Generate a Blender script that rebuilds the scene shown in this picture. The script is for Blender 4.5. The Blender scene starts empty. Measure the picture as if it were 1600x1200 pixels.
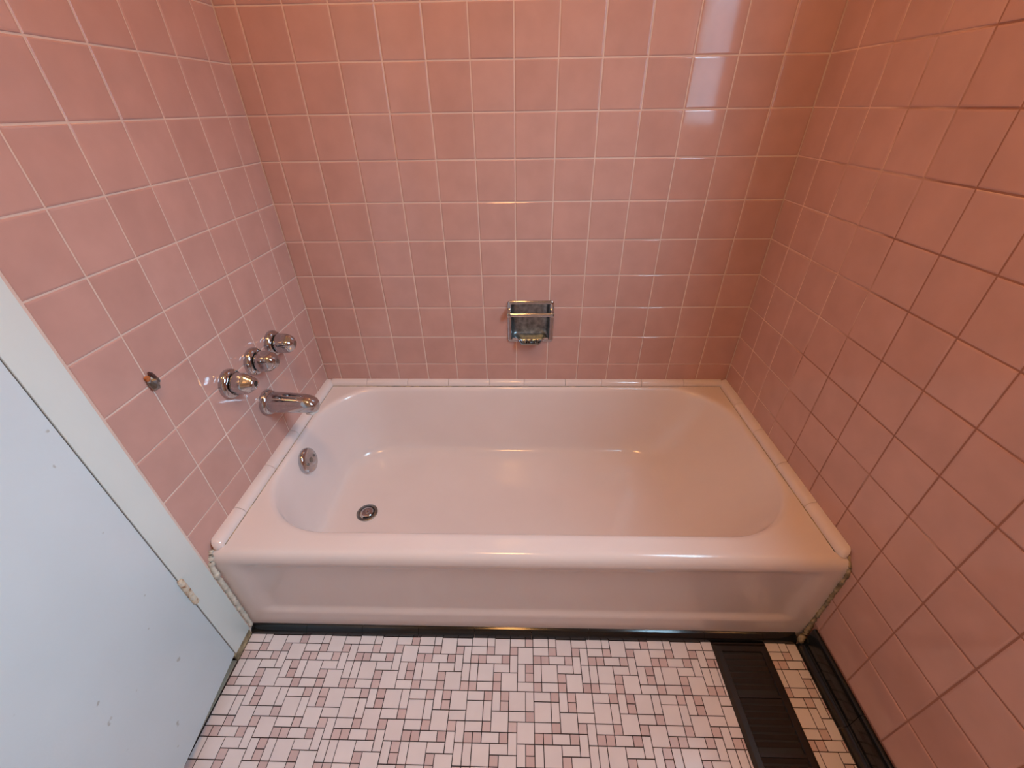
import bpy, bmesh, math, random
from mathutils import Vector, Matrix, Euler
random.seed(7)
PI = math.pi
SC = bpy.context.scene
COL = SC.collection

# ------------------------------------------------------------------ camera
cam_d = bpy.data.cameras.new('camera')
cam = bpy.data.objects.new('camera', cam_d)
COL.objects.link(cam)
cam.location = (-0.00323, -1.28495, 1.17218)
cam.rotation_mode = 'XYZ'
cam.rotation_euler = (0.98423, 0.01311, 0.02347)
cam_d.sensor_fit = 'HORIZONTAL'
cam_d.sensor_width = 36.0
cam_d.lens = 652.99 / 1600 * 36.0
cam_d.clip_start = 0.01
SC.camera = cam

# ------------------------------------------------------------------ exposure, sky
SC.view_settings.view_transform = 'Standard'
SC.view_settings.look = 'None'
SC.view_settings.gamma = 1.0
SC.view_settings.use_curve_mapping = False
SC.view_settings.exposure = 0.06
LAMP_STRENGTH = 54.0
LAMP_COLOR = (1.0, 0.47, 0.15)
SKY_STRENGTH = 24.0
SKY_TOP = (0.50, 0.78, 1.00)
SKY_LOW = (0.03, 0.046, 0.060)
SKY_HAZE = (0.10, 0.15, 0.20)

world = bpy.data.worlds.new('sky')
SC.world = world
world.use_nodes = True
wn = world.node_tree
wn.nodes.clear()
w_out = wn.nodes.new('ShaderNodeOutputWorld')
w_bg = wn.nodes.new('ShaderNodeBackground')
w_tc = wn.nodes.new('ShaderNodeTexCoord')
w_sep = wn.nodes.new('ShaderNodeSeparateXYZ')
w_ramp = wn.nodes.new('ShaderNodeValToRGB')
w_ramp.color_ramp.elements[0].position = 0.0  # below the horizon: ground and trees
w_ramp.color_ramp.elements[0].color = SKY_LOW + (1,)
w_ramp.color_ramp.elements[1].position = 0.55
w_ramp.color_ramp.elements[1].color = SKY_TOP + (1,)
wn.links.new(w_tc.outputs['Generated'], w_sep.inputs[0])
w_el = w_ramp.color_ramp.elements
for pos in (0.045, 0.22):       # hazy band above the horizon
    e = w_el.new(pos); e.color = SKY_HAZE + (1,)
w_add = wn.nodes.new('ShaderNodeMath'); w_add.operation = 'ADD'; w_add.inputs[1].default_value = 0.10
wn.links.new(w_sep.outputs['Z'], w_add.inputs[0])
wn.links.new(w_add.outputs[0], w_ramp.inputs[0])
wn.links.new(w_ramp.outputs[0], w_bg.inputs['Color'])
w_bg.inputs['Strength'].default_value = SKY_STRENGTH
wn.links.new(w_bg.outputs[0], w_out.inputs[0])

# ------------------------------------------------------------------ dimensions
HW = 0.7295            # half width between the tiled side walls
P = 0.108              # wall tile pitch
Z0 = 0.4038            # a horizontal joint
BACK_OFF = 0.0547      # first vertical joint from the left corner
LEFT_OFF = 0.0843
RIGHT_OFF = 0.0963
REAR = -2.25
CEIL = 2.42
TILE_TOP = Z0 + 14 * P
WY0, WY1, WZ0, WZ1 = -1.07, -0.66, 1.085, 2.00      # window opening in the right wall

# portal in the window opening guides the daylight
pd = bpy.data.lights.new('window_portal', 'AREA')
pd.shape = 'RECTANGLE'
pd.size = WZ1 - WZ0
pd.size_y = WY1 - WY0
pd.cycles.is_portal = True
po = bpy.data.objects.new('window_portal', pd)
COL.objects.link(po)
po.location = (HW + 0.05, (WY0 + WY1) / 2, (WZ0 + WZ1) / 2)
po.rotation_euler = (0, PI / 2, 0)

# ------------------------------------------------------------------ helpers
def tag(o, label=None, cat=None, group=None, kind=None):
    if label: o['label'] = label
    if cat: o['category'] = cat
    if group: o['group'] = group
    if kind: o['kind'] = kind
    return o

def obj(name, bm, mats, parent=None, smooth=False, angle=None, recalc=True):
    if recalc:
        bmesh.ops.recalc_face_normals(bm, faces=bm.faces[:])
    me = bpy.data.meshes.new(name)
    bm.to_mesh(me); bm.free()
    if not isinstance(mats, (list, tuple)): mats = [mats]
    for m in mats: me.materials.append(m)
    if smooth:
        for p in me.polygons: p.use_smooth = True
        if angle is not None:
            me.set_sharp_from_angle(angle=math.radians(angle))
    o = bpy.data.objects.new(name, me)
    COL.objects.link(o)
    if parent is not None:
        o.parent = parent
        o.matrix_parent_inverse = Matrix.Identity(4)
    return o

def empty(name, loc, rot=(0, 0, 0)):
    o = bpy.data.objects.new(name, None)
    o.empty_display_size = 0.05
    COL.objects.link(o)
    o.location = loc; o.rotation_euler = rot
    return o

def box(bm, x0, x1, y0, y1, z0, z1, mi=0):
    v = [bm.verts.new(c) for c in ((x0,y0,z0),(x1,y0,z0),(x1,y1,z0),(x0,y1,z0),(x0,y0,z1),(x1,y0,z1),(x1,y1,z1),(x0,y1,z1))]
    for f in ((0,3,2,1),(4,5,6,7),(0,1,5,4),(1,2,6,5),(2,3,7,6),(3,0,4,7)):
        bm.faces.new([v[i] for i in f]).material_index = mi

def bevel(bm, w, seg=2):
    bmesh.ops.bevel(bm, geom=bm.edges[:] + bm.verts[:], offset=w, segments=seg, affect='EDGES', profile=0.5)

def lathe(bm, prof, n=48, mod=None, cap0=True, cap1=True, mi=0, mat=None):
    """prof: (radius, height) along local +Z; mod(theta, i) scales the radius"""
    rings = []
    for i, (r, h) in enumerate(prof):
        ring = []
        for k in range(n):
            t = 2 * PI * k / n
            s = mod(t, i) if mod else 1.0
            c = Vector((r * s * math.cos(t), r * s * math.sin(t), h))
            if mat is not None: c = mat @ c
            ring.append(bm.verts.new(c))
        rings.append(ring)
    for a, b in zip(rings, rings[1:]):
        for k in range(n):
            bm.faces.new((a[k], a[(k+1) % n], b[(k+1) % n], b[k])).material_index = mi
    if cap0: bm.faces.new(rings[0][::-1]).material_index = mi
    if cap1: bm.faces.new(rings[-1]).material_index = mi
    return rings

def sweep(bm, pts, rad, n=12, cap=True, mi=0, jitter=0.0):
    """round tube through points"""
    rings = []
    m = len(pts)
    for i, p in enumerate(pts):
        p = Vector(p)
        d = (Vector(pts[min(i+1, m-1)]) - Vector(pts[max(i-1, 0)])).normalized()
        up = Vector((0, 0, 1)) if abs(d.z) < 0.9 else Vector((0, 1, 0))
        a = d.cross(up).normalized(); b = d.cross(a).normalized()
        r = rad[i] if isinstance(rad, (list, tuple)) else rad
        ring = []
        for k in range(n):
            t = 2 * PI * k / n
            rr = r * (1 + (random.uniform(-jitter, jitter) if jitter else 0))
            ring.append(bm.verts.new(p + a * rr * math.cos(t) + b * rr * math.sin(t)))
        rings.append(ring)
    for a, b in zip(rings, rings[1:]):
        for k in range(n):
            bm.faces.new((a[k], a[(k+1) % n], b[(k+1) % n], b[k])).material_index = mi
    if cap:
        bm.faces.new(rings[0][::-1]).material_index = mi
        bm.faces.new(rings[-1]).material_index = mi

def extrude_profile(bm, prof, a0, a1, fn, n=1, mi=0, closed=True, caps=True):
    """prof: list of 2d points; fn(p, t) -> 3d point"""
    rings = []
    for i in range(n + 1):
        t = a0 + (a1 - a0) * i / n
        rings.append([bm.verts.new(fn(p, t)) for p in prof])
    m = len(prof)
    for a, b in zip(rings, rings[1:]):
        for k in range(m if closed else m - 1):
            bm.faces.new((a[k], a[(k+1) % m], b[(k+1) % m], b[k])).material_index = mi
    if caps and closed:
        bm.faces.new(rings[0][::-1]).material_index = mi
        bm.faces.new(rings[-1]).material_index = mi

# ------------------------------------------------------------------ materials
def new_mat(name):
    m = bpy.data.materials.new(name)
    m.use_nodes = True
    nt = m.node_tree
    return m, nt, nt.nodes['Principled BSDF']

def nd(nt, t, **kw):
    n = nt.nodes.new(t)
    for k, v in kw.items(): setattr(n, k, v)
    return n

def noise(nt, scale, detail=2.0, rough=0.5, coord='Object'):
    tc = nd(nt, 'ShaderNodeTexCoord')
    n = nd(nt, 'ShaderNodeTexNoise')
    n.inputs['Scale'].default_value = scale
    n.inputs['Detail'].default_value = detail
    n.inputs['Roughness'].default_value = rough
    nt.links.new(tc.outputs[coord], n.inputs['Vector'])
    return n

def ramp(nt, src, stops):
    r = nd(nt, 'ShaderNodeValToRGB')
    e = r.color_ramp.elements
    while len(e) < len(stops): e.new(0.5)
    for el, (p, c) in zip(e, stops):
        el.position = p
        el.color = tuple(c) + (1,) if len(c) == 3 else c
    nt.links.new(src, r.inputs[0])
    return r

def mix(nt, fac, a, b, mode='MIX'):
    m = nd(nt, 'ShaderNodeMix', data_type='RGBA', blend_type=mode)
    for s, v in ((0, fac), (6, a), (7, b)):
        if hasattr(v, 'is_linked') or hasattr(v, 'links'):
            nt.links.new(v, m.inputs[s])
        elif s == 0: m.inputs[0].default_value = v
        else: m.inputs[s].default_value = tuple(v) + (1,)
    return m.outputs[2]

def bump(nt, bsdf, src, strength, dist=0.001):
    b = nd(nt, 'ShaderNodeBump')
    b.inputs['Strength'].default_value = strength
    b.inputs['Distance'].default_value = dist
    nt.links.new(src, b.inputs['Height'])
    nt.links.new(b.outputs[0], bsdf.inputs['Normal'])

def mat_tile(name, a, b, rough=0.10, mott=0.10):
    m, nt, bs = new_mat(name)
    g = nd(nt, 'ShaderNodeNewGeometry')
    r = ramp(nt, g.outputs['Random Per Island'], [(0.0, a), (1.0, b)])
    n = noise(nt, 14, 3)
    r2 = ramp(nt, n.outputs[0], [(0.3, (1-mott,)*3), (0.7, (1+mott*0.0,)*3)])
    nt.links.new(mix(nt, 1.0, r.outputs[0], r2.outputs[0], 'MULTIPLY'), bs.inputs['Base Color'])
    bs.inputs['Roughness'].default_value = rough
    bs.inputs['IOR'].default_value = 1.52
    n2 = noise(nt, 9, 1)
    bump(nt, bs, n2.outputs[0], 0.06, 0.004)
    return m

def mat_plain(name, col, rough=0.5, metal=0.0, var=0.06, vscale=30, bump_s=0.0, bump_scale=80, spec=None):
    m, nt, bs = new_mat(name)
    n = noise(nt, vscale, 4)
    r = ramp(nt, n.outputs[0], [(0.3, tuple(c * (1 - var) for c in col)), (0.7, tuple(min(1, c * (1 + var)) for c in col))])
    nt.links.new(r.outputs[0], bs.inputs['Base Color'])
    bs.inputs['Roughness'].default_value = rough
    bs.inputs['Metallic'].default_value = metal
    if bump_s:
        n2 = noise(nt, bump_scale, 4)
        bump(nt, bs, n2.outputs[0], bump_s, 0.002)
    return m

PINK_A, PINK_B = (0.570, 0.322, 0.272), (0.610, 0.356, 0.305)
M_TILE = mat_tile('pink_glazed_tile', PINK_A, PINK_B, 0.09)
M_TRIM = mat_tile('pale_pink_trim_tile', (0.80, 0.69, 0.66), (0.83, 0.72, 0.69), 0.10, 0.04)

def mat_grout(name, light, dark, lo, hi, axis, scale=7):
    """grout that turns darker along one axis of the wall"""
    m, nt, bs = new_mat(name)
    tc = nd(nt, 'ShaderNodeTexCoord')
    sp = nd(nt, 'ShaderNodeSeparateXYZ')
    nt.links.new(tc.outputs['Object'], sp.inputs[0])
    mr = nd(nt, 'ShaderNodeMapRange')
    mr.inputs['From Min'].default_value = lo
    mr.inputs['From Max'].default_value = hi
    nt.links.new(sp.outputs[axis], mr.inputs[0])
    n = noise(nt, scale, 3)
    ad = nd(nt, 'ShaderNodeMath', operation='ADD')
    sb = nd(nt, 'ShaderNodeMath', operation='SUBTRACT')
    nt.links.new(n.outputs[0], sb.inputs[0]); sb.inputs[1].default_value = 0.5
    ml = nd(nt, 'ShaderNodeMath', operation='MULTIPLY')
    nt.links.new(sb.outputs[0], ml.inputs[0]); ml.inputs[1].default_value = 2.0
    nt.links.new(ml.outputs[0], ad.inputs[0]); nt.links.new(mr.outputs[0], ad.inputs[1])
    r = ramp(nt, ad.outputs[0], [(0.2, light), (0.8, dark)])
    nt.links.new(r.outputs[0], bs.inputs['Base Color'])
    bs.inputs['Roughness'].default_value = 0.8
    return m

M_GROUT = mat_grout('pale_grout', (0.78, 0.62, 0.54), (0.70, 0.52, 0.44), 0, 1, 'Z')
M_GROUT_R = mat_grout('graded_grout', (0.74, 0.48, 0.39), (0.34, 0.150, 0.105), -0.15, -0.50, 'Y')  # turns darker and browner away from the back wall
M_PAINT = mat_plain('cream_wall_paint', (0.72, 0.64, 0.54), 0.6, var=0.02, vscale=6)
M_CEIL = mat_plain('ceiling_paint', (0.80, 0.77, 0.70), 0.7, var=0.02, vscale=5)
M_SHELL = mat_plain('plaster_core', (0.55, 0.52, 0.48), 0.9)

def mat_tub():
    m, nt, bs = new_mat('pink_enamel')
    n = noise(nt, 6, 3)
    r = ramp(nt, n.outputs[0], [(0.3, (0.80, 0.695, 0.665)), (0.7, (0.83, 0.725, 0.695))])
    nt.links.new(r.outputs[0], bs.inputs['Base Color'])
    n3 = noise(nt, 40, 4)
    rr = ramp(nt, n3.outputs[0], [(0.3, (0.11,)*3), (0.8, (0.17,)*3)])
    nt.links.new(rr.outputs[0], bs.inputs['Roughness'])
    bs.inputs['IOR'].default_value = 1.5
    n2 = noise(nt, 5, 1)
    bump(nt, bs, n2.outputs[0], 0.10, 0.006)
    return m
M_TUB = mat_tub()

def mat_door(name, base, speck=True):
    m, nt, bs = new_mat(name)
    n = noise(nt, 5, 4)
    r = ramp(nt, n.outputs[0], [(0.3, tuple(c*0.95 for c in base)), (0.7, base)])
    out = r.outputs[0]
    if speck:
        n2 = noise(nt, 38, 2, 0.4)
        s = ramp(nt, n2.outputs[0], [(0.735, (1, 1, 1)), (0.76, (0.70, 0.67, 0.62))])
        out = mix(nt, 1.0, out, s.outputs[0], 'MULTIPLY')
    nt.links.new(out, bs.inputs['Base Color'])
    bs.inputs['Roughness'].default_value = 0.38
    n3 = noise(nt, 120, 3)
    bump(nt, bs, n3.outputs[0], 0.12, 0.002)
    return m
M_DOOR = mat_door('white_door_paint', (0.74, 0.84, 0.88))
M_CASING = mat_door('white_casing_paint', (0.78, 0.84, 0.81), False)

M_CHROME = mat_plain('chrome', (0.50, 0.51, 0.54), 0.10, 1.0, var=0.10, vscale=60, bump_s=0.02, bump_scale=40)
M_CHROME_DULL = mat_plain('dull_chrome', (0.26, 0.27, 0.27), 0.30, 1.0, var=0.25, vscale=120, bump_s=0.15, bump_scale=150)
M_DARK = mat_plain('dark_gap', (0.02, 0.018, 0.016), 0.6)
M_BLACK_TILE = mat_plain('black_cove_tile', (0.008, 0.009, 0.010), 0.13, var=0.4, vscale=20, bump_s=0.1, bump_scale=25)
M_VENT = mat_plain('brown_painted_steel', (0.016, 0.010, 0.008), 0.42, 0.0, var=0.3, vscale=50, bump_s=0.1)
M_CAULK = mat_plain('white_caulk', (0.62, 0.57, 0.48), 0.8, var=0.25, vscale=60, bump_s=0.5, bump_scale=90)
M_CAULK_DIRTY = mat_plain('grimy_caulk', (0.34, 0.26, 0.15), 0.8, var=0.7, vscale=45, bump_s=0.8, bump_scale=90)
M_RUST = mat_plain('rust', (0.45, 0.14, 0.04), 0.8, var=0.4, vscale=150)
M_STONE = mat_plain('worn_threshold', (0.46, 0.40, 0.31), 0.5, var=0.2, vscale=14)
M_FLOOR_GROUT = mat_plain('dark_floor_grout', (0.035, 0.019, 0.016), 0.85, var=0.35, vscale=8)
M_FLOOR_PALE = mat_tile('pale_mosaic_tile', (0.82, 0.74, 0.74), (0.86, 0.79, 0.79), 0.22, 0.07)
M_FLOOR_PINK = mat_tile('rose_mosaic_tile', (0.66, 0.49, 0.48), (0.75, 0.60, 0.59), 0.22, 0.10)
M_WHITE_RES = mat_plain('lime_scale', (0.75, 0.74, 0.70), 0.7, var=0.1, vscale=200, bump_s=0.4, bump_scale=300)

def mat_hinge():
    m, nt, bs = new_mat('painted_rusty_hinge')
    n = noise(nt, 70, 4)
    r = ramp(nt, n.outputs[0], [(0.36, (0.28, 0.11, 0.04)), (0.47, (0.66, 0.56, 0.42)), (0.6, (0.72, 0.66, 0.55))])
    nt.links.new(r.outputs[0], bs.inputs['Base Color'])
    bs.inputs['Roughness'].default_value = 0.45
    return m
M_HINGE = mat_hinge()

def mat_glass():
    m = bpy.data.materials.new('window_glass'); m.use_nodes = True
    nt = m.node_tree; nt.nodes.clear()
    o = nd(nt, 'ShaderNodeOutputMaterial'); t = nd(nt, 'ShaderNodeBsdfTransparent'); g = nd(nt, 'ShaderNodeBsdfGlossy')
    f = nd(nt, 'ShaderNodeFresnel'); f.inputs[0].default_value = 1.5
    g.inputs['Roughness'].default_value = 0.02
    x = nd(nt, 'ShaderNodeMixShader')
    ge = nd(nt, 'ShaderNodeNewGeometry'); ml = nd(nt, 'ShaderNodeMath', operation='MULTIPLY')
    iv = nd(nt, 'ShaderNodeMath', operation='SUBTRACT'); iv.inputs[0].default_value = 1.0
    nt.links.new(ge.outputs['Backfacing'], iv.inputs[1])
    nt.links.new(f.outputs[0], ml.inputs[0]); nt.links.new(iv.outputs[0], ml.inputs[1])
    nt.links.new(ml.outputs[0], x.inputs[0]); nt.links.new(t.outputs[0], x.inputs[1]); nt.links.new(g.outputs[0], x.inputs[2])
    nt.links.new(x.outputs[0], o.inputs[0])
    return m
M_GLASS = mat_glass()

def mat_lamp():
    m, nt, bs = new_mat('lit_lamp_glass')
    bs.inputs['Base Color'].default_value = (0.9, 0.85, 0.75, 1)
    bs.inputs['Emission Color'].default_value = LAMP_COLOR + (1,)
    bs.inputs['Emission Strength'].default_value = LAMP_STRENGTH
    return m
M_LAMP = mat_lamp()

# ------------------------------------------------------------------ tiled walls
GAP = 0.0013
def tile(bm, f, a0, a1, b0, b1, mi=0, tilt=0.00022, cush=0.0035, gap=GAP, h0=-0.0012):
    """f(a, b, d) -> world; d is height above the wall face"""
    if a1 - a0 < 0.006 or b1 - b0 < 0.006: return
    a0 += gap; a1 -= gap; b0 += gap; b1 -= gap
    ta, tb, tc = (random.uniform(-tilt, tilt) for _ in range(3))
    ca, cb = (a0 + a1) / 2, (b0 + b1) / 2
    L = max(a1 - a0, b1 - b0) / 2
    rings = []
    for ins, d in ((0, h0), (0.0003, -0.0006), (cush * 0.35, 0.0), (cush, 0.0004)):
        ring = []
        for a, b in ((a0+ins, b0+ins), (a1-ins, b0+ins), (a1-ins, b1-ins), (a0+ins, b1-ins)):
            dd = d + (ta * (a - ca) / L + tb * (b - cb) / L + tc * 0.5 if ins else 0)
            ring.append(bm.verts.new(f(a, b, dd)))
        rings.append(ring)
    for r, s in zip(rings, rings[1:]):
        for k in range(4):
            bm.faces.new((r[k], r[(k+1) % 4], s[(k+1) % 4], s[k])).material_index = mi
    bm.faces.new(rings[-1]).material_index = mi

def joints(off, lo, hi):
    k0 = math.floor((lo - off) / P)
    xs = [lo]
    k = k0
    while off + k * P < hi:
        v = off + k * P
        if v > lo + 1e-5: xs.append(v)
        k += 1
    xs.append(hi)
    return xs

def tile_region(bm, f, off_a, off_b, a0, a1, b0, b1, mi=0, hole=None):
    A = joints(off_a, a0, a1); B = joints(off_b, b0, b1)
    for i in range(len(A) - 1):
        for j in range(len(B) - 1):
            if hole is None or A[i+1] <= hole[0] or A[i] >= hole[1] or B[j+1] <= hole[2] or B[j] >= hole[3]:
                tile(bm, f, A[i], A[i+1], B[j], B[j+1], mi); continue
            h0, h1, v0, v1 = hole
            if B[j] < v0: tile(bm, f, A[i], A[i+1], B[j], v0, mi)
            lo, hi = max(B[j], v0), min(B[j+1], v1)
            if A[i] < h0: tile(bm, f, A[i], h0, lo, hi, mi)
            if A[i+1] > h1: tile(bm, f, h1, A[i+1], lo, hi, mi)
            if B[j+1] > v1: tile(bm, f, A[i], A[i+1], v1, B[j+1], mi)

TH = 0.11
TR = 0.045      # right wall, thinned so slanting daylight and the window reflection clear its reveal
GD = 0.0009     # grout lies this far behind the tile face
# back wall
bm = bmesh.new()
box(bm, -HW - TH, HW + TR, GD, TH, 0, TILE_TOP, 1)
box(bm, -HW - TH, HW + TH, 0.004, TH, TILE_TOP, CEIL, 2)
tile_region(bm, lambda a, b, d: (a, -d, b), -HW + BACK_OFF, Z0, -HW, HW, 0.188, TILE_TOP)
tag(obj('wall_back', bm, [M_TILE, M_GROUT, M_PAINT], recalc=True), kind='structure')
# left wall, up to the door casing
DY0, DY1 = -0.800, -1.565      # door leaf
CAS = 0.063
bm = bmesh.new()
box(bm, -HW - TH, -HW - GD, DY0 + CAS + 0.0, 0.0, 0, TILE_TOP, 1)
box(bm, -HW - TH, -HW - 0.004, DY0 + CAS, 0.0, TILE_TOP, CEIL, 2)
box(bm, -HW - TH, -HW - 0.006, DY1, DY0 + CAS, 2.06, CEIL, 2)
box(bm, -HW - TH, -HW - 0.006, DY0 + 0.012, DY0 + CAS, 0, 2.06, 2)
box(bm, -HW - TH, -HW - 0.006, REAR, DY1 - 0.004, 0, CEIL, 2)
tile_region(bm, lambda a, b, d: (-HW + d, a, b), -LEFT_OFF, Z0, DY0 + CAS + 0.002, 0.0, 0.188, TILE_TOP)
tag(obj('wall_left', bm, [M_TILE, M_GROUT, M_PAINT]), kind='structure')
# right wall with the window opening
bm = bmesh.new()
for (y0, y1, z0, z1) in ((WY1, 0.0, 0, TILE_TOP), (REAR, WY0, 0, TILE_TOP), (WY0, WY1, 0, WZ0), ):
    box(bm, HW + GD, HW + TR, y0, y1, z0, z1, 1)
for (y0, y1, z0) in ((WY1, 0.0, TILE_TOP), (REAR, WY0, TILE_TOP), (WY0, WY1, max(WZ1, TILE_TOP))):
    box(bm, HW + 0.004, HW + TR, y0, y1, z0, CEIL, 2)
fr = lambda a, b, d: (HW - d, a, b)
tile_region(bm, fr, -RIGHT_OFF, Z0, REAR, 0.0, 0.076, TILE_TOP, hole=(WY0, WY1, WZ0, WZ1))
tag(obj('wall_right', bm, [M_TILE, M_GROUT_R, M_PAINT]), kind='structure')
# wall behind the camera, ceiling
bm = bmesh.new()
box(bm, -HW - TH, HW + TH, REAR - TH, REAR, 0, CEIL)
tag(obj('wall_rear', bm, M_PAINT), kind='structure')
bm = bmesh.new()
box(bm, -HW - TH, HW + TH, REAR - TH, TH, CEIL, CEIL + 0.1)
tag(obj('ceiling', bm, M_CEIL), kind='structure')

# ------------------------------------------------------------------ mosaic floor
U = 0.01985
AX, AY = -0.274, -0.8575         # where column 0 of the repeat meets the joint below its sixth row
PATA = [(0,7,2,2,0),(2,7,1,2,0),(3,0,2,2,0),(5,0,2,1,0),(0,1,2,1,0),(2,1,1,1,1),(5,1,1,1,1),
        (0,2,1,1,1),(1,2,1,1,1),(2,2,2,1,0),(4,2,1,1,1),(5,2,1,2,0),(0,3,1,2,0),(1,3,2,2,0),(3,3,2,1,0),(6,3,1,2,0),
        (3,4,1,1,1),(4,4,2,2,0),(0,5,1,1,1),(1,5,2,1,0),(3,5,1,1,1),(0,6,2,1,0),(2,6,1,1,1),(3,6,1,2,0),(4,6,1,1,1),(4,7,1,1,1),(5,6,2,2,0)]
PAT = PATA + [(6,1,1,2,0),(6,5,1,1,1)] + [(7+c, r, w, h, k) for (c, r, w, h, k) in PATA] + \
      [(14,0,1,1,1),(13,1,2,2,0),(14,3,1,1,1),(14,4,1,1,1),(13,5,2,1,0),(14,6,1,2,0)]
VX0, VX1, VY0, VY1 = 0.487, 0.625, -1.045, -0.741     # floor register
FX0, FX1, FY1 = -HW - 0.004, HW, -0.722
bm = bmesh.new()
box(bm, -HW - TH, HW + TH, REAR, 0.0, -0.06, -0.0009, 0)
def floor_tile(x0, x1, y0, y1, pink):
    x0 = max(x0, FX0); x1 = min(x1, FX1); y1 = min(y1, FY1); y0 = max(y0, REAR)
    if x1 - x0 < 0.004 or y1 - y0 < 0.004: return
    ov = x1 > VX0 and x0 < VX1 and y1 > VY0 and y0 < VY1
    if ov and y0 < VY0 - 0.004:
        floor_tile(x0, x1, y0, VY0, pink); y0 = VY0
    parts = [(x0, x1)]
    if ov:
        parts = []
        if x0 < VX0 - 0.004: parts.append((x0, VX0))
        if x1 > VX1 + 0.004: parts.append((VX1, x1))
    for a, b in parts:
        g = 0.00095
        j = lambda: random.uniform(-0.00018, 0.00018)
        a_, b_, c_, d_ = a + g + j(), b - g + j(), y0 + g + j(), y1 - g + j()
        rings = []
        for ins, h in ((0, -0.0012), (0, -0.0003), (0.0006, 0.0)):
            rings.append([bm.verts.new((x, y, h)) for x, y in ((a_+ins, c_+ins), (b_-ins, c_+ins), (b_-ins, d_-ins), (a_+ins, d_-ins))])
        mi = 2 if pink else 1
        for r, s in zip(rings, rings[1:]):
            for k in range(4): bm.faces.new((r[k], r[(k+1) % 4], s[(k+1) % 4], s[k])).material_index = mi
        bm.faces.new(rings[-1]).material_index = mi
for bx in range(-3, 6):
    for by in range(-2, 11):
        for (c, r, w, h, k) in PAT:
            x0 = AX + (bx * 15 + c) * U
            yt = AY + (6 - r - by * 8) * U
            floor_tile(x0, x0 + w * U, yt - h * U, yt, k)
tag(obj('floor', bm, [M_FLOOR_GROUT, M_FLOOR_PALE, M_FLOOR_PINK]), kind='structure')

# ------------------------------------------------------------------ bathtub
TZ = 0.320
def rrect(x0, x1, y0, y1, r, z, nc=14, ns=10):
    """rounded rectangle, constant point count"""
    pts = []
    cs = [(x1 - r, y1 - r, 0), (x0 + r, y1 - r, PI/2), (x0 + r, y0 + r, PI), (x1 - r, y0 + r, 1.5*PI)]
    for i, (cx, cy, a) in enumerate(cs):
        for k in range(nc + 1):
            t = a + PI / 2 * k / nc
            pts.append((cx + r * math.cos(t), cy + r * math.sin(t), z))
        nx, ny, na = cs[(i+1) % 4]
        ex, ey = pts[-1][:2]
        sx, sy = nx + r * math.cos(na), ny + r * math.sin(na)
        for k in range(1, ns):
            pts.append((ex + (sx - ex) * k / ns, ey + (sy - ey) * k / ns, z))
    return pts

bm = bmesh.new()
secs = [
    (-HW, HW, -0.693, 0.0, 0.004, TZ),
    (-0.709, 0.708, -0.6650, -0.0120, 0.206, TZ),
    (-0.7010, 0.7000, -0.6565, -0.0190, 0.205, TZ - 0.0005),
    (-0.6955, 0.6945, -0.6510, -0.0245, 0.203, TZ - 0.0030),
    (-0.6915, 0.6905, -0.6465, -0.0285, 0.201, TZ - 0.0080),
    (-0.6890, 0.6875, -0.6440, -0.0310, 0.200, TZ - 0.0160),
    (-0.6855, 0.6800, -0.6405, -0.0345, 0.196, 0.285),
    (-0.6765, 0.6440, -0.6315, -0.0420, 0.184, 0.220),
    (-0.6640, 0.5900, -0.6190, -0.0540, 0.168, 0.140),
    (-0.6540, 0.5500, -0.6090, -0.0640, 0.156, 0.096),
    (-0.6460, 0.5270, -0.6020, -0.0710, 0.150, 0.077),
    (-0.6360, 0.5100, -0.5930, -0.0800, 0.143, 0.0660),
    (-0.6210, 0.4930, -0.5790, -0.0940, 0.133, 0.0595),
    (-0.6030, 0.4740, -0.5630, -0.1110, 0.122, 0.0565),
    (-0.5650, 0.4380, -0.5300, -0.1450, 0.100, 0.0552),
    (-0.4500, 0.3300, -0.4300, -0.2300, 0.070, 0.0530),
]
rings = [[bm.verts.new(p) for p in rrect(*s)] for s in secs]
for a, b in zip(rings, rings[1:]):
    m = len(a)
    for k in range(m): bm.faces.new((a[k], a[(k+1) % m], b[(k+1) % m], b[k]))
bm.faces.new(rings[-1])
# apron with its recessed panel
def sstep(e0, e1, v):
    t = max(0, min(1, (v - e0) / (e1 - e0))); return t * t * (3 - 2 * t)
prof = [(-0.693, TZ), (-0.698, TZ - 0.0002), (-0.7045, TZ - 0.002), (-0.7100, TZ - 0.0055), (-0.7145, TZ - 0.011), (-0.7175, TZ - 0.018), (-0.719, TZ - 0.026)]
zs = [TZ - 0.026 - (TZ - 0.026) * i / 60 for i in range(1, 61)]
prof += [(-0.7192, z) for z in zs]
XN = 150
grid = []
for i in range(XN + 1):
    x = -HW + 2 * HW * i / XN
    col = []
    for (y, z) in prof:
        rec = sstep(-HW + 0.035, -HW + 0.085, x) * (1 - sstep(HW - 0.085, HW - 0.035, x))
        rz = sstep(0.074, 0.096, z) * (1 - sstep(0.262, 0.292, z))
        col.append(bm.verts.new((x, y + 0.009 * rec * rz, z)))
    grid.append(col)
for a, b in zip(grid, grid[1:]):
    for k in range(len(prof) - 1): bm.faces.new((a[k], a[k+1], b[k+1], b[k]))
tub = empty('bathtub', (0, -0.36, 0))
for v in bm.verts: v.co.y += 0.36
for f in bm.faces: pass
tag(tub, 'pink enamel alcove bathtub with panelled front apron, between three tiled walls', 'bathtub')
tub_shell = obj('tub_shell', bm, M_TUB, tub, smooth=True, angle=50)

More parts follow.
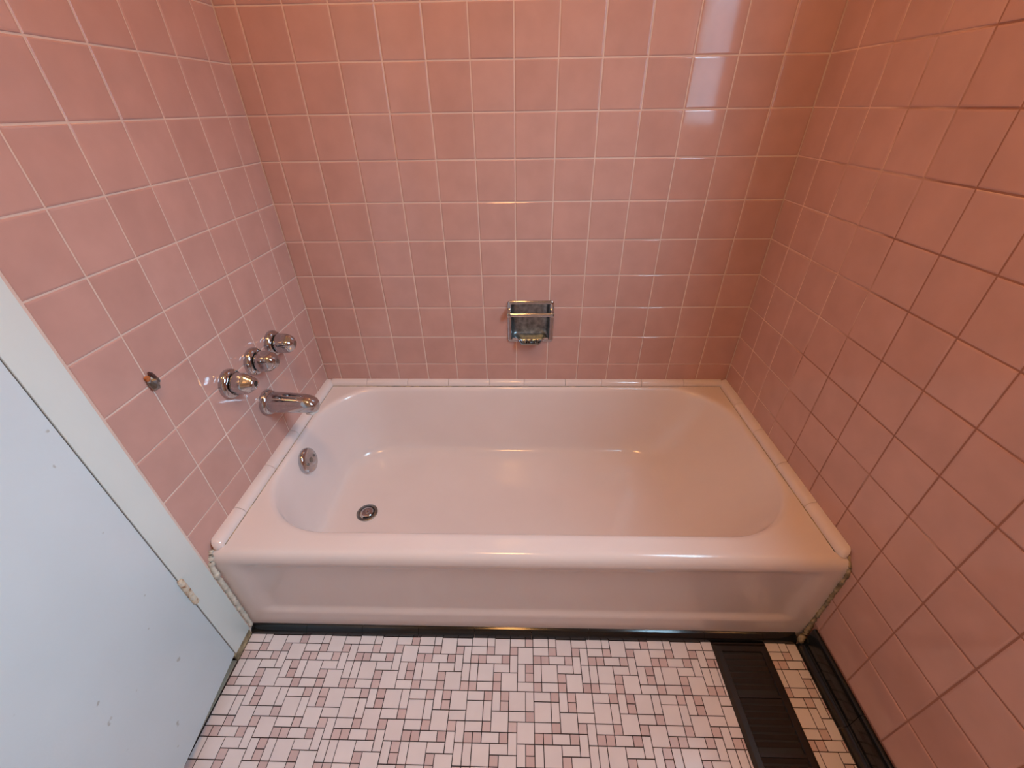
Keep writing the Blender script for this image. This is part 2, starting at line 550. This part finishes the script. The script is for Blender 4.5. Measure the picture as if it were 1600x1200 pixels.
# overflow plate on the sloped end wall
ovm = Matrix.Translation(Vector((-0.6800, -0.345 + 0.36, 0.258))) @ Matrix.Rotation(math.radians(90 - 14), 4, 'Y')
bm = bmesh.new()
lathe(bm, [(0.0390, -0.004), (0.0400, 0.006), (0.0385, 0.0115), (0.034, 0.0150), (0.020, 0.0165), (0.006, 0.0170)], 48, mat=ovm)
ov = obj('overflow_plate', bm, M_CHROME, tub, smooth=True, angle=50); ov['label'] = 'round chrome overflow plate'
for s in (-1, 1):
    bm = bmesh.new()
    lathe(bm, [(0.0045, 0.014), (0.0045, 0.0180), (0.0032, 0.0190)], 16, mat=ovm @ Matrix.Translation((0.0, 0.0210 * s, 0)))
    obj('screw', bm, M_CHROME_DULL, ov, smooth=True, angle=40)
bm = bmesh.new()
lathe(bm, [(0.0085, 0.014), (0.0085, 0.0175), (0.006, 0.0185)], 20, mat=ovm)
obj('trip_lever_boss', bm, M_CHROME_DULL, ov, smooth=True, angle=40)

# drain
drm = Matrix.Translation(Vector((-0.520, -0.378 + 0.36, 0.0545)))
bm = bmesh.new()
lathe(bm, [(0.034, -0.004), (0.034, 0.002), (0.032, 0.0034), (0.025, 0.0030), (0.0235, 0.0005), (0.0235, -0.003)], 48, cap1=False, cap0=False, mat=drm)
dr = obj('drain_flange', bm, M_CHROME_DULL, tub, smooth=True, angle=50); dr['label'] = 'dull metal drain ring'
bm = bmesh.new()
lathe(bm, [(0.0245, -0.003), (0.0245, 0.0), ], 32, mat=drm)
obj('drain_recess', bm, M_DARK, dr)
bm = bmesh.new()
lathe(bm, [(0.0205, -0.001), (0.0205, 0.0040), (0.0185, 0.0058), (0.012, 0.0066), (0.008, 0.0060), (0.0045, 0.0060), (0.004, 0.0078), (0.001, 0.0080)], 40, mat=drm)
obj('drain_stopper', bm, M_CHROME, dr, smooth=True, angle=35)

# ------------------------------------------------------------------ quarter-round trim on the tub deck
def qprof(w=0.0185, h=0.0205, n=7):
    pts = [(0.0, 0.0), (w, 0.0), (w, h * 0.22)]
    for k in range(1, n + 1):
        t = PI / 2 * k / n
        pts.append((w * math.cos(t) * 0.98 + 0.0002, h * 0.22 + h * 0.78 * math.sin(t)))
    return pts

def trim_run(bm, cuts, fn, ends=(False, False), w=0.0185, h=0.0205):
    pr = qprof(w, h)
    for i in range(len(cuts) - 1):
        a, b = cuts[i] + 0.0006, cuts[i+1] - 0.0006
        n = 14
        ts = [0, 0.004, 0.012] + [0.012 + 0.976 * k / n for k in range(1, n)] + [0.988, 0.996, 1]
        rr = []
        for t in ts:
            v = a + (b - a) * t
            s = 1.0
            e0 = (v - a); e1 = (b - v)
            if ends[0] and i == 0 and e0 < w: s = math.sqrt(max(0.0, 1 - ((w - e0) / w) ** 2)) * 0.97 + 0.03
            if ends[1] and i == len(cuts) - 2 and e1 < w: s = math.sqrt(max(0.0, 1 - ((w - e1) / w) ** 2)) * 0.97 + 0.03
            e = 1.0 - 0.035 * (max(0, 1 - min(e0, e1) / 0.0012))
            rr.append([bm.verts.new(fn(p[0] * s, p[1] * (0.45 + 0.55 * s) * e, v)) for p in pr])
        m = len(pr)
        for A, B in zip(rr, rr[1:]):
            for k in range(m): bm.faces.new((A[k], A[(k+1) % m], B[(k+1) % m], B[k]))
        bm.faces.new(rr[0][::-1]); bm.faces.new(rr[-1])
TD = TZ + 0.0002
bm = bmesh.new()
trim_run(bm, [-HW + 0.0186, -0.579, -0.427, -0.277, -0.126, 0.0, 0.15, 0.28, 0.425, 0.575, HW - 0.0186], lambda a, h, v: (v, -a, TD + h))
tag(obj('trim_1', bm, M_TRIM, smooth=True, angle=40), kind='structure')
def side_ts(y_end, cuts): return [y_end] + cuts
LW = 0.024
bm = bmesh.new()
# finer spacing at the rounded end: put a short end piece first
trim_run(bm, [-0.704, -0.598, -0.448, -0.297, -0.147, -0.001], lambda a, h, v: (-HW + a, v, TD + h), (False, False), LW, 0.021)
def round_end(bm, ye, fn, w, h):
    pr = qprof(w, h); rr = []
    for k in range(9):
        t = PI / 2 * k / 8
        s = max(0.06, math.cos(t)); v = ye - w * 0.75 * math.sin(t)
        rr.append([bm.verts.new(fn(w * 0.5 + (p[0] - w * 0.5) * s, p[1] * s, v)) for p in pr])
    m = len(pr)
    for A, B in zip(rr, rr[1:]):
        for k in range(m): bm.faces.new((A[k], A[(k+1) % m], B[(k+1) % m], B[k]))
    bm.faces.new(rr[0][::-1]); bm.faces.new(rr[-1])
bm.free(); bm = bmesh.new()
YE = -0.688
trim_run(bm, [YE, -0.598, -0.448, -0.297, -0.147, -0.001], lambda a, h, v: (-HW + a, v, TD + h), (False, False), LW, 0.021)
round_end(bm, YE + 0.0006, lambda a, h, v: (-HW + a, v, TD + h), LW, 0.021)
tag(obj('trim_2', bm, M_TRIM, smooth=True, angle=40), kind='structure')
bm = bmesh.new()
trim_run(bm, [YE, -0.563, -0.422, -0.280, -0.140, -0.001], lambda a, h, v: (HW - a, v, TD + h), (False, False), LW, 0.021)
round_end(bm, YE + 0.0006, lambda a, h, v: (HW - a, v, TD + h), LW, 0.021)
tag(obj('trim_3', bm, M_TRIM, smooth=True, angle=40), kind='structure')
# dark dirty line where the trim meets the deck
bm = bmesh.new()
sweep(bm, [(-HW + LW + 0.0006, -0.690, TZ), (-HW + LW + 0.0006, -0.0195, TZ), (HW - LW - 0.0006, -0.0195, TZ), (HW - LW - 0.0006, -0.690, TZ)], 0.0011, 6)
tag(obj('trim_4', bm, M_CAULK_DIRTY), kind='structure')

# ------------------------------------------------------------------ black coves
def cove_profile(w, h, t, n=8):
    pts = [(0, 0), (w, 0), (w, 0.003)]
    for k in range(1, n + 1):
        a = PI / 2 * k / n
        pts.append((t + (w - t) * (1 - math.sin(a)), 0.003 + (w - t) * (1 - math.cos(a)) * 0.9))
    top = pts[-1][1]
    pts += [(t, h - 0.004), (t - 0.0015, h - 0.001), (t - 0.004, h), (0, h)]
    return pts
pr = cove_profile(0.0265, 0.077, 0.0085)
bm = bmesh.new()
ys = [-0.738, -0.915, -1.068, -1.22, -1.373, -1.525, -1.678, -1.83, -1.98, REAR]
for a, b in zip(ys, ys[1:]):
    extrude_profile(bm, pr, a - 0.0006, b + 0.0006, lambda p, t: (HW - 0.0001 - p[0], t, p[1]))
tag(obj('baseboard_right', bm, M_BLACK_TILE, smooth=True, angle=45), kind='structure')
pr = [(0, 0), (0.0185, 0), (0.0185, 0.004), (0.0165, 0.011), (0.012, 0.017), (0.006, 0.0205), (0, 0.0215)]
bm = bmesh.new()
xs = [-HW, -0.58, -0.43, -0.28, -0.13, 0.02, 0.17, 0.32, 0.47, 0.62, 0.706]
for a, b in zip(xs, xs[1:]):
    extrude_profile(bm, pr, a + 0.0004, b - 0.0004, lambda p, t: (t, -0.7195 - p[0], p[1]))
tag(obj('baseboard_tub', bm, M_BLACK_TILE, smooth=True, angle=45), kind='structure')

# ------------------------------------------------------------------ caulk beads beside the apron
def bead(pts, rads, mat, label, name='caulk_bead'):
    P3, R3 = [], []
    for (a, b, ra, rb) in zip(pts, pts[1:], rads, rads[1:]):
        n = max(2, int((Vector(b) - Vector(a)).length / 0.004))
        for k in range(n):
            t = k / n
            p = Vector(a).lerp(Vector(b), t)
            P3.append(p + Vector((random.uniform(-1, 1), random.uniform(-1, 1), random.uniform(-1, 1))) * 0.0007)
            R3.append((ra + (rb - ra) * t) * random.uniform(0.72, 1.25))
    bm = bmesh.new()
    sweep(bm, P3, R3, 9, jitter=0.15)
    return tag(obj(name, bm, mat, smooth=True), label, None, kind='structure')
bead([(HW - 0.002, -0.699, TZ + 0.003), (HW - 0.002, -0.717, 0.305), (HW - 0.002, -0.7225, 0.28), (HW - 0.002, -0.7225, 0.09), (HW - 0.006, -0.727, 0.04), (HW - 0.020, -0.738, 0.008)],
     [0.0028, 0.0036, 0.0042, 0.0045, 0.0055, 0.0080], mat_plain('yellowed_caulk', (0.30, 0.23, 0.14), 0.8, var=0.75, vscale=55, bump_s=0.8, bump_scale=90),
     'grimy yellowed caulk bead where the tub apron meets the right tiled wall', 'trim_7')
bead([(-HW + 0.002, -0.708, TZ + 0.003), (-HW + 0.002, -0.724, 0.300), (-HW + 0.001, -0.7280, 0.27), (-HW + 0.0005, -0.7280, 0.022)],
     [0.0045, 0.0060, 0.0062, 0.0060], M_CAULK, 'rough white caulk bead between the tub apron and the white door casing', 'trim_8')

# ------------------------------------------------------------------ door, casing, threshold
ZB = 0.028
bm = bmesh.new()
box(bm, -HW - 0.004, -HW + 0.0025, DY0 + 0.0014, DY0 + CAS, ZB, 2.055)
box(bm, -HW - 0.004, -HW + 0.0025, DY1 - CAS - 0.0025, DY1 - 0.0025, ZB, 2.055)
box(bm, -HW - 0.004, -HW + 0.0025, DY1 - CAS - 0.0025, DY0 + CAS, 2.0555, 2.12)
bevel(bm, 0.0016, 2)
tag(obj('trim_5', bm, M_CASING, smooth=True, angle=40), kind='structure')
bm = bmesh.new()      # jamb behind the leaf and the stained base under the casing
box(bm, -HW - TH, -HW - 0.005, DY0 + 0.0020, DY0 + 0.0119, 0, 2.055)
box(bm, -HW - 0.0058, -HW - 0.0015, DY0 - 0.003, DY0 + CAS, 0.0005, ZB - 0.0002)
tag(obj('trim_6', bm, M_CAULK_DIRTY), kind='structure')
bm = bmesh.new()
box(bm, -HW - TH, -HW - 0.0045, DY1, DY0 - 0.0035, -0.0008, 0.0025)
tag(obj('threshold', bm, M_STONE), 'worn beige threshold strip under the white door', 'threshold')

bm = bmesh.new()
box(bm, -0.036, 0.0, DY1 - DY0, -0.0005, 0.030, 2.05)
bevel(bm, 0.0018, 2)
door = tag(obj('door_1', bm, M_DOOR, smooth=True, angle=40), kind='structure')
door.location = (-HW + 0.0005, DY0 + 0.0008, 0)
door.rotation_euler = (0, 0, math.radians(5.0))      # stands slightly ajar into the room
for zc in (0.306, 1.80):
    seg = 0.0158
    bm = bmesh.new()
    hc = Matrix.Translation((0.0025, 0.0012, zc - 2.5 * seg))
    prof = []
    for i in range(5):
        a = i * seg + 0.0008; b = (i + 1) * seg - 0.0008
        prof += [(0.0040, a), (0.0064, a + 0.0006), (0.0064, b - 0.0006), (0.0040, b)]
    lathe(bm, prof, 20, mat=hc)
    h = obj('hinge', bm, M_HINGE, door, smooth=True, angle=40)
    h['label'] = 'rust-streaked painted hinge knuckle'
    bm = bmesh.new()
    lathe(bm, [(0.0040, -0.003), (0.0046, 0.0), (0.0046, 5 * seg), (0.0056, 5 * seg + 0.001), (0.0050, 5 * seg + 0.0035), (0.002, 5 * seg + 0.0045)], 16, mat=hc)
    obj('hinge_pin', bm, M_HINGE, h, smooth=True, angle=40)
bm = bmesh.new()      # unseen walls added behind the ajar door to stop sky light leaking in
box(bm, -1.30, -1.26, REAR - TH, 0.0, 0, CEIL)
box(bm, -1.26, -HW - TH, REAR - TH, REAR - TH + 0.04, 0, CEIL)
box(bm, -1.26, -HW - TH, -0.04, 0.0, 0, CEIL)
box(bm, -1.30, -HW - TH, REAR - TH, 0.0, CEIL, CEIL + 0.1)
tag(obj('wall_light_block', bm, M_PAINT), kind='structure')
bm = bmesh.new()
box(bm, -1.26, -HW - TH, REAR - TH, 0.0, -0.06, -0.001)
tag(obj('floor_hall', bm, M_STONE), kind='structure')

# ------------------------------------------------------------------ floor register
reg = empty('floor_register', ((VX0 + VX1) / 2, (VY0 + VY1) / 2, 0))
tag(reg, 'dark brown slotted floor heating register set in the mosaic floor', 'floor register')
cx, cy = reg.location.x, reg.location.y
hx, hy = (VX1 - VX0) / 2, (VY1 - VY0) / 2
def frame_ring(bm, specs):
    rr = []
    for (ix, h) in specs:
        rr.append([bm.verts.new((sx * (hx - ix), sy * (hy - ix), h)) for sx, sy in ((-1,-1),(1,-1),(1,1),(-1,1))])
    for a, b in zip(rr, rr[1:]):
        for k in range(4): bm.faces.new((a[k], a[(k+1) % 4], b[(k+1) % 4], b[k]))
bm = bmesh.new()
frame_ring(bm, [(0.0, -0.0008), (0.0005, 0.0015), (0.007, 0.0055), (0.019, 0.0060), (0.0205, 0.0035), (0.0205, -0.0008)])
obj('register_frame', bm, M_VENT, reg)
bm = bmesh.new()
box(bm, -hx + 0.004, hx - 0.004, -hy + 0.004, hy - 0.004, -0.0008, 0.0002)
obj('register_backing', bm, M_DARK, reg)
ybar = [0.0]
yb = hy - 0.118
for yc in (yb, -yb - 0.04):
    bm = bmesh.new()
    box(bm, -hx + 0.020, hx - 0.020, yc - 0.003, yc + 0.003, 0.0004, 0.0062)
    obj('crossbar', bm, M_VENT, reg)
y = hy - 0.032
while y > -hy + 0.026:
    if abs(y - yb) > 0.006 and abs(y + yb + 0.04) > 0.006:
        bm = bmesh.new()
        # tilted louver blade
        v = [(-1, 0.0045, 0.0052), (-1, -0.0035, 0.0012), (-1, -0.0028, 0.0004), (-1, 0.0052, 0.0044)]
        L = [bm.verts.new((-hx + 0.0195, y + a, h)) for _, a, h in v]
        R = [bm.verts.new((hx - 0.0195, y + a, h)) for _, a, h in v]
        for k in range(4): bm.faces.new((L[k], L[(k+1) % 4], R[(k+1) % 4], R[k]))
        bm.faces.new(L[::-1]); bm.faces.new(R)
        obj('louver', bm, M_VENT, reg)
    y -= 0.0135

# ------------------------------------------------------------------ three valve handles
def valve(y, z, label, holed=False, turn=0.0):
    t = empty('valve_handle', (-HW, y, z), (0, PI / 2, 0))      # local +Z points into the room
    tag(t, label, 'valve handle', 'three chrome valve handles')
    bm = bmesh.new()
    lathe(bm, [(0.0365, 0.0), (0.0375, 0.004), (0.0370, 0.0095), (0.0345, 0.0140), (0.0310, 0.0165), (0.0275, 0.0170), (0.0265, 0.012)], 56)
    obj('escutcheon', bm, M_CHROME, t, smooth=True, angle=55)
    bm = bmesh.new()
    lathe(bm, [(0.0235, 0.008), (0.0235, 0.0200)], 32)
    obj('stem', bm, M_DARK, t, smooth=True, angle=40)
    bm = bmesh.new()
    prof = [(0.0215, 0.0195), (0.0262, 0.0200), (0.0270, 0.0215), (0.0268, 0.032), (0.0262, 0.043), (0.0248, 0.051), (0.0215, 0.0590), (0.0165, 0.0650), (0.0105, 0.0685), (0.0072, 0.0692)]
    amp = [0, 0.05, 0.075, 0.075, 0.075, 0.075, 0.07, 0.05, 0.02, 0]
    if holed:
        prof = [(0.0215, 0.0195), (0.0262, 0.0200), (0.0270, 0.0215), (0.0266, 0.032), (0.0258, 0.043), (0.0230, 0.0500), (0.0190, 0.056), (0.0165, 0.061), (0.0140, 0.0665), (0.0110, 0.0685)]
    f = lambda th, i: 1 + amp[i] * math.cos(4 * (th + turn))
    lathe(bm, prof, 96, mod=f)
    h = obj('handle', bm, M_CHROME, t, smooth=True, angle=60)
    if holed:
        bm = bmesh.new()
        lathe(bm, [(0.0068, 0.0675), (0.0068, 0.0690)], 24)
        c = obj('screw_hole', bm, M_DARK, h); c['label'] = 'dark open screw hole at the handle tip'
    else:
        bm = bmesh.new()
        lathe(bm, [(0.0068, 0.0685), (0.0064, 0.0702), (0.0035, 0.0708)], 24)
        obj('index_cap', bm, M_CHROME_DULL, h, smooth=True, angle=40)
    return t
VZ = 0.612
valve(-0.233, VZ, 'fluted chrome valve handle nearest the back wall corner', turn=0.3)
valve(-0.335, VZ, 'fluted chrome valve handle in the middle of the three', turn=0.75)
valve(-0.443, VZ, 'fluted chrome valve handle with dark screw hole, nearest the door', True, 0.1)

# ------------------------------------------------------------------ tub spout
sp = empty('tub_spout', (-HW, -0.345, 0.484), (0, 0, 0))
tag(sp, 'chrome tub spout on the left tiled wall below the three valve handles', 'tub spout')
RX = Matrix.Rotation(PI / 2, 4, 'Y')
bm = bmesh.new()
lathe(bm, [(0.0355, 0.0), (0.0368, 0.004), (0.0360, 0.010), (0.0335, 0.0150), (0.0300, 0.0175)], 56, mat=RX)
obj('escutcheon', bm, M_CHROME, sp, smooth=True, angle=55)
bm = bmesh.new()
# sections along +X: (x, half width y, half height up, half height down, z centre)
S = [(0.012, 0.0295, 0.0285, 0.0285, 0), (0.030, 0.0290, 0.0280, 0.0280, 0), (0.055, 0.0280, 0.0272, 0.0275, -0.001), (0.085, 0.0266, 0.0258, 0.0268, -0.002), (0.110, 0.0256, 0.0240, 0.0262, -0.003),
     (0.122, 0.0246, 0.0222, 0.0256, -0.004), (0.132, 0.0226, 0.0190, 0.0245, -0.005), (0.139, 0.0195, 0.0145, 0.0220, -0.006), (0.1435, 0.0145, 0.0085, 0.0170, -0.008), (0.1455, 0.008, 0.003, 0.0110, -0.009)]
rr = []
N = 40
for (x, w, hu, hd, zc) in S:
    ring = []
    for k in range(N):
        t = 2 * PI * k / N
        c, s = math.cos(t), math.sin(t)
        ey = abs(c) ** 0.85 * (1 if c >= 0 else -1); ez = abs(s) ** 0.85 * (1 if s >= 0 else -1)
        ring.append(bm.verts.new((x, w * ey, zc + (hu if s >= 0 else hd) * ez)))
    rr.append(ring)
for a, b in zip(rr, rr[1:]):
    for k in range(N): bm.faces.new((a[k], a[(k+1) % N], b[(k+1) % N], b[k]))
bm.faces.new(rr[0][::-1]); bm.faces.new(rr[-1])
body = obj('spout_body', bm, M_CHROME, sp, smooth=True, angle=60)
bm = bmesh.new()
lathe(bm, [(0.0150, -0.0345), (0.0165, -0.0335), (0.0165, -0.028), (0.015, -0.02)], 32, mod=lambda t, i: 1 + 0.05 * math.sin(5 * t + i), mat=Matrix.Translation((0.122, 0, 0)))
c = obj('outlet_rim', bm, M_WHITE_RES, body, smooth=True, angle=60); c['label'] = 'white lime-crusted outlet rim'

# ------------------------------------------------------------------ broken fixture in the wall
st = empty('broken_fixture', (-HW, -0.621, 0.737))
tag(st, 'broken rusty metal fixture stub sticking out of the left tiled wall', 'broken fixture')
def lump(r, sx, sy, sz, loc, jit, seed):
    random.seed(seed)
    bm = bmesh.new()
    bmesh.ops.create_icosphere(bm, subdivisions=2, radius=r)
    for v in bm.verts:
        v.co = Vector((v.co.x * sx, v.co.y * sy, v.co.z * sz)) * random.uniform(1 - jit, 1 + jit) + Vector(loc)
    return bm
obj('bracket', lump(0.013, 0.65, 0.9, 1.15, (0.006, 0.0, -0.006), 0.22, 3), M_CHROME_DULL, st)
obj('bracket_ear', lump(0.008, 0.8, 0.45, 1.3, (0.006, 0.004, 0.007), 0.2, 5), mat_plain('tarnished_metal', (0.16, 0.10, 0.10), 0.4, 0.8, var=0.3, vscale=200), st)
c = obj('rusted_anchor', lump(0.0052, 0.9, 1.0, 1.3, (0.004, -0.006, 0.008), 0.2, 9), M_RUST, st); c['label'] = 'orange rusted anchor'
random.seed(11)

# ------------------------------------------------------------------ recessed soap dish
sd = empty('soap_dish', (0.0205, 0.0, 0.570))
tag(sd, 'recessed chrome soap dish with grab bar in the back tiled wall', 'soap dish')
W2, H2 = 0.0770, 0.0745
bm = bmesh.new()
def rr2(w, h, r, y, n=6):
    pts = []
    for cx_, cz_, a in ((w - r, h - r, 0), (-w + r, h - r, PI/2), (-w + r, -h + r, PI), (w - r, -h + r, 1.5*PI)):
        for k in range(n + 1):
            t = a + PI/2 * k / n
            pts.append((cx_ + r * math.cos(t), y, cz_ + r * math.sin(t)))
    return pts
specs = [(W2, H2, 0.010, 0.0), (W2, H2, 0.010, -0.003), (W2 - 0.002, H2 - 0.002, 0.009, -0.0055), (W2 - 0.006, H2 - 0.006, 0.007, -0.0065), (W2 - 0.0125, H2 - 0.0100, 0.004, -0.0055), (W2 - 0.0135, H2 - 0.011, 0.003, -0.0025), (W2 - 0.0137, H2 - 0.0112, 0.003, -0.0004)]
rr = [[bm.verts.new(p) for p in rr2(*s)] for s in specs]
for a, b in zip(rr, rr[1:]):
    m = len(a)
    for k in range(m): bm.faces.new((a[k], a[(k+1) % m], b[(k+1) % m], b[k]))
fr_ = obj('frame', bm, M_CHROME, sd, smooth=True, angle=40)
# niche sunk into the wall: real recess is cut below with a boolean-free pocket
bm = bmesh.new()
wi, hi = W2 - 0.0137, H2 - 0.0112
pock = [(wi, hi, 0.003, -0.0005), (wi - 0.002, hi - 0.002, 0.004, 0.012), (wi - 0.005, hi - 0.005, 0.008, 0.024), (wi - 0.012, hi - 0.012, 0.010, 0.0300), (wi - 0.03, hi - 0.03, 0.010, 0.0315)]
rr = [[bm.verts.new(p) for p in rr2(*s)] for s in pock]
for a, b in zip(rr, rr[1:]):
    m = len(a)
    for k in range(m): bm.faces.new((a[k], a[(k+1) % m], b[(k+1) % m], b[k]))
bm.faces.new(rr[-1])
nc = obj('niche', bm, mat_plain('tarnished_niche', (0.25, 0.28, 0.29), 0.33, 0.9, var=0.45, vscale=70, bump_s=0.3, bump_scale=90), sd, smooth=True, angle=40); nc['label'] = 'tarnished recessed niche'
# bar with its two posts
bm = bmesh.new()
sweep(bm, [(-W2 + 0.010, -0.020, 0.033), (W2 - 0.010, -0.020, 0.033)], 0.0070, 20)
obj('grab_bar', bm, M_CHROME, sd, smooth=True, angle=40)
for s in (-1, 1):
    bm = bmesh.new()
    x0, x1 = sorted((s * (W2 - 0.0115), s * (W2 - 0.0005)))
    q = [(-0.004, 0.050), (-0.010, 0.048), (-0.027, 0.041), (-0.0285, 0.025), (-0.022, 0.023), (-0.004, 0.026)]
    A = [bm.verts.new((x0, y_, z_)) for y_, z_ in q]; B = [bm.verts.new((x1, y_, z_)) for y_, z_ in q]
    for k in range(6): bm.faces.new((A[k], A[(k+1) % 6], B[(k+1) % 6], B[k]))
    bm.faces.new(A[::-1]); bm.faces.new(B)
    bevel(bm, 0.0012, 2)
    obj('bar_post', bm, M_CHROME, sd, smooth=True, angle=40)
# scalloped tray lip that juts out under the frame
bm = bmesh.new()
NX = 40
def lip_out(u):     # u -1..1 -> how far it juts
    return 0.006 + 0.026 * (1 - sstep(0.45, 0.80, abs(u)))
rows = []
for i in range(NX + 1):
    u = -1 + 2 * i / NX
    x = u * (W2 - 0.016)
    yo = -lip_out(u)
    dip = 0.004 * math.cos(u * PI / 2)
    zb = -H2 + 0.010 - 0.010 * (1 - sstep(0.45, 0.80, abs(u)))
    wv = 0.0012 * math.cos(u * 22) * (1 - abs(u))
    rows.append([bm.verts.new((x, y_, z_)) for y_, z_ in
                 ((0.026, zb + 0.004 - dip + wv), (0.010, zb + 0.0035 - dip + wv), (yo * 0.6, zb + 0.004 - dip * 0.6 + wv), (yo * 0.9, zb + 0.0065), (yo, zb + 0.0090), (yo - 0.0022, zb + 0.0085),
                  (yo - 0.0030, zb + 0.004), (yo * 0.7, zb - 0.003), (-0.002, zb - 0.006), (0.012, zb - 0.006), (0.026, zb - 0.004))])
for a, b in zip(rows, rows[1:]):
    m = len(a)
    for k in range(m): bm.faces.new((a[k], a[(k+1) % m], b[(k+1) % m], b[k]))
bm.faces.new(rows[0]); bm.faces.new(rows[-1][::-1])
tr = obj('soap_tray', bm, M_CHROME, sd, smooth=True, angle=50)
bm = bmesh.new()
for k in range(-3, 4):
    sweep(bm, [(k * 0.0085, 0.018, -H2 + 0.0035), (k * 0.0085, -0.018, -H2 + 0.0030)], 0.0014, 8)
obj('drip_ridge', bm, M_CHROME_DULL, tr, smooth=True)

# pocket in the back wall so the niche is really recessed: cut the wall behind the frame
cut_me = bpy.data.meshes.new('pocket')
bmc = bmesh.new()
box(bmc, 0.0205 - 0.070, 0.0205 + 0.070, -0.01, 0.045, 0.570 - 0.068, 0.570 + 0.068)
bmesh.ops.recalc_face_normals(bmc, faces=bmc.faces[:])
wb = bpy.data.objects['wall_back']
bmw = bmesh.new(); bmw.from_mesh(wb.data)
cx0, cx1, cz0, cz1 = 0.0205 - 0.069, 0.0205 + 0.069, 0.570 - 0.068, 0.570 + 0.068
geom_planes = [((cx0, 0, 0), (1, 0, 0)), ((cx1, 0, 0), (1, 0, 0)), ((0, 0, cz0), (0, 0, 1)), ((0, 0, cz1), (0, 0, 1))]
for co, no in geom_planes:
    bmesh.ops.bisect_plane(bmw, geom=bmw.verts[:] + bmw.edges[:] + bmw.faces[:], dist=1e-6, plane_co=co, plane_no=no)
dele = []
for f in bmw.faces:
    c = f.calc_center_median()
    if cx0 < c.x < cx1 and cz0 < c.z < cz1 and c.y < 0.05:
        dele.append(f)
bmesh.ops.delete(bmw, geom=dele, context='FACES')
def wq(pts):
    bmw.faces.new([bmw.verts.new(p) for p in pts]).material_index = 1
D = 0.045; yf = GD
wq([(cx0, D, cz0), (cx1, D, cz0), (cx1, D, cz1), (cx0, D, cz1)])
wq([(cx0, yf, cz0), (cx0, D, cz0), (cx0, D, cz1), (cx0, yf, cz1)])
wq([(cx1, yf, cz0), (cx1, yf, cz1), (cx1, D, cz1), (cx1, D, cz0)])
wq([(cx0, yf, cz0), (cx1, yf, cz0), (cx1, D, cz0), (cx0, D, cz0)])
wq([(cx0, yf, cz1), (cx0, D, cz1), (cx1, D, cz1), (cx1, yf, cz1)])
bmw.to_mesh(wb.data); bmw.free(); bmc.free()
bpy.data.meshes.remove(cut_me)

# ------------------------------------------------------------------ window in the right wall
bm = bmesh.new()
f0, f1 = HW + 0.012, HW + 0.040
t = 0.016
box(bm, f0, f1, WY0, WY0 + t, WZ0, WZ1)
box(bm, f0, f1, WY1 - t, WY1, WZ0, WZ1)
box(bm, f0, f1, WY0 + t, WY1 - t, WZ0, WZ0 + t)
box(bm, f0, f1, WY0 + t, WY1 - t, WZ1 - t, WZ1)
win = tag(obj('window_1', bm, M_CASING), kind='structure')
bm = bmesh.new()
box(bm, f0 + 0.010, f0 + 0.013, WY0 + t, WY1 - t, WZ0 + t, WZ1 - t)
obj('window_pane', bm, M_GLASS, win)

# ------------------------------------------------------------------ ceiling lamp
LX, LY = -0.10, -0.95
lamp = empty('ceiling_lamp', (LX, LY, CEIL))
tag(lamp, 'round flush ceiling lamp with warm lit glass above the tub front', 'ceiling lamp')
bm = bmesh.new()
lathe(bm, [(0.150, 0.0), (0.150, -0.018), (0.140, -0.024), (0.10, -0.024)], 48)
obj('lamp_base', bm, M_CHROME, lamp, smooth=True, angle=40)
bm = bmesh.new()
lathe(bm, [(0.132, -0.0245), (0.130, -0.045), (0.115, -0.068), (0.085, -0.084), (0.045, -0.092), (0.01, -0.094)], 48)
obj('lamp_shade', bm, M_LAMP, lamp, smooth=True, angle=60)
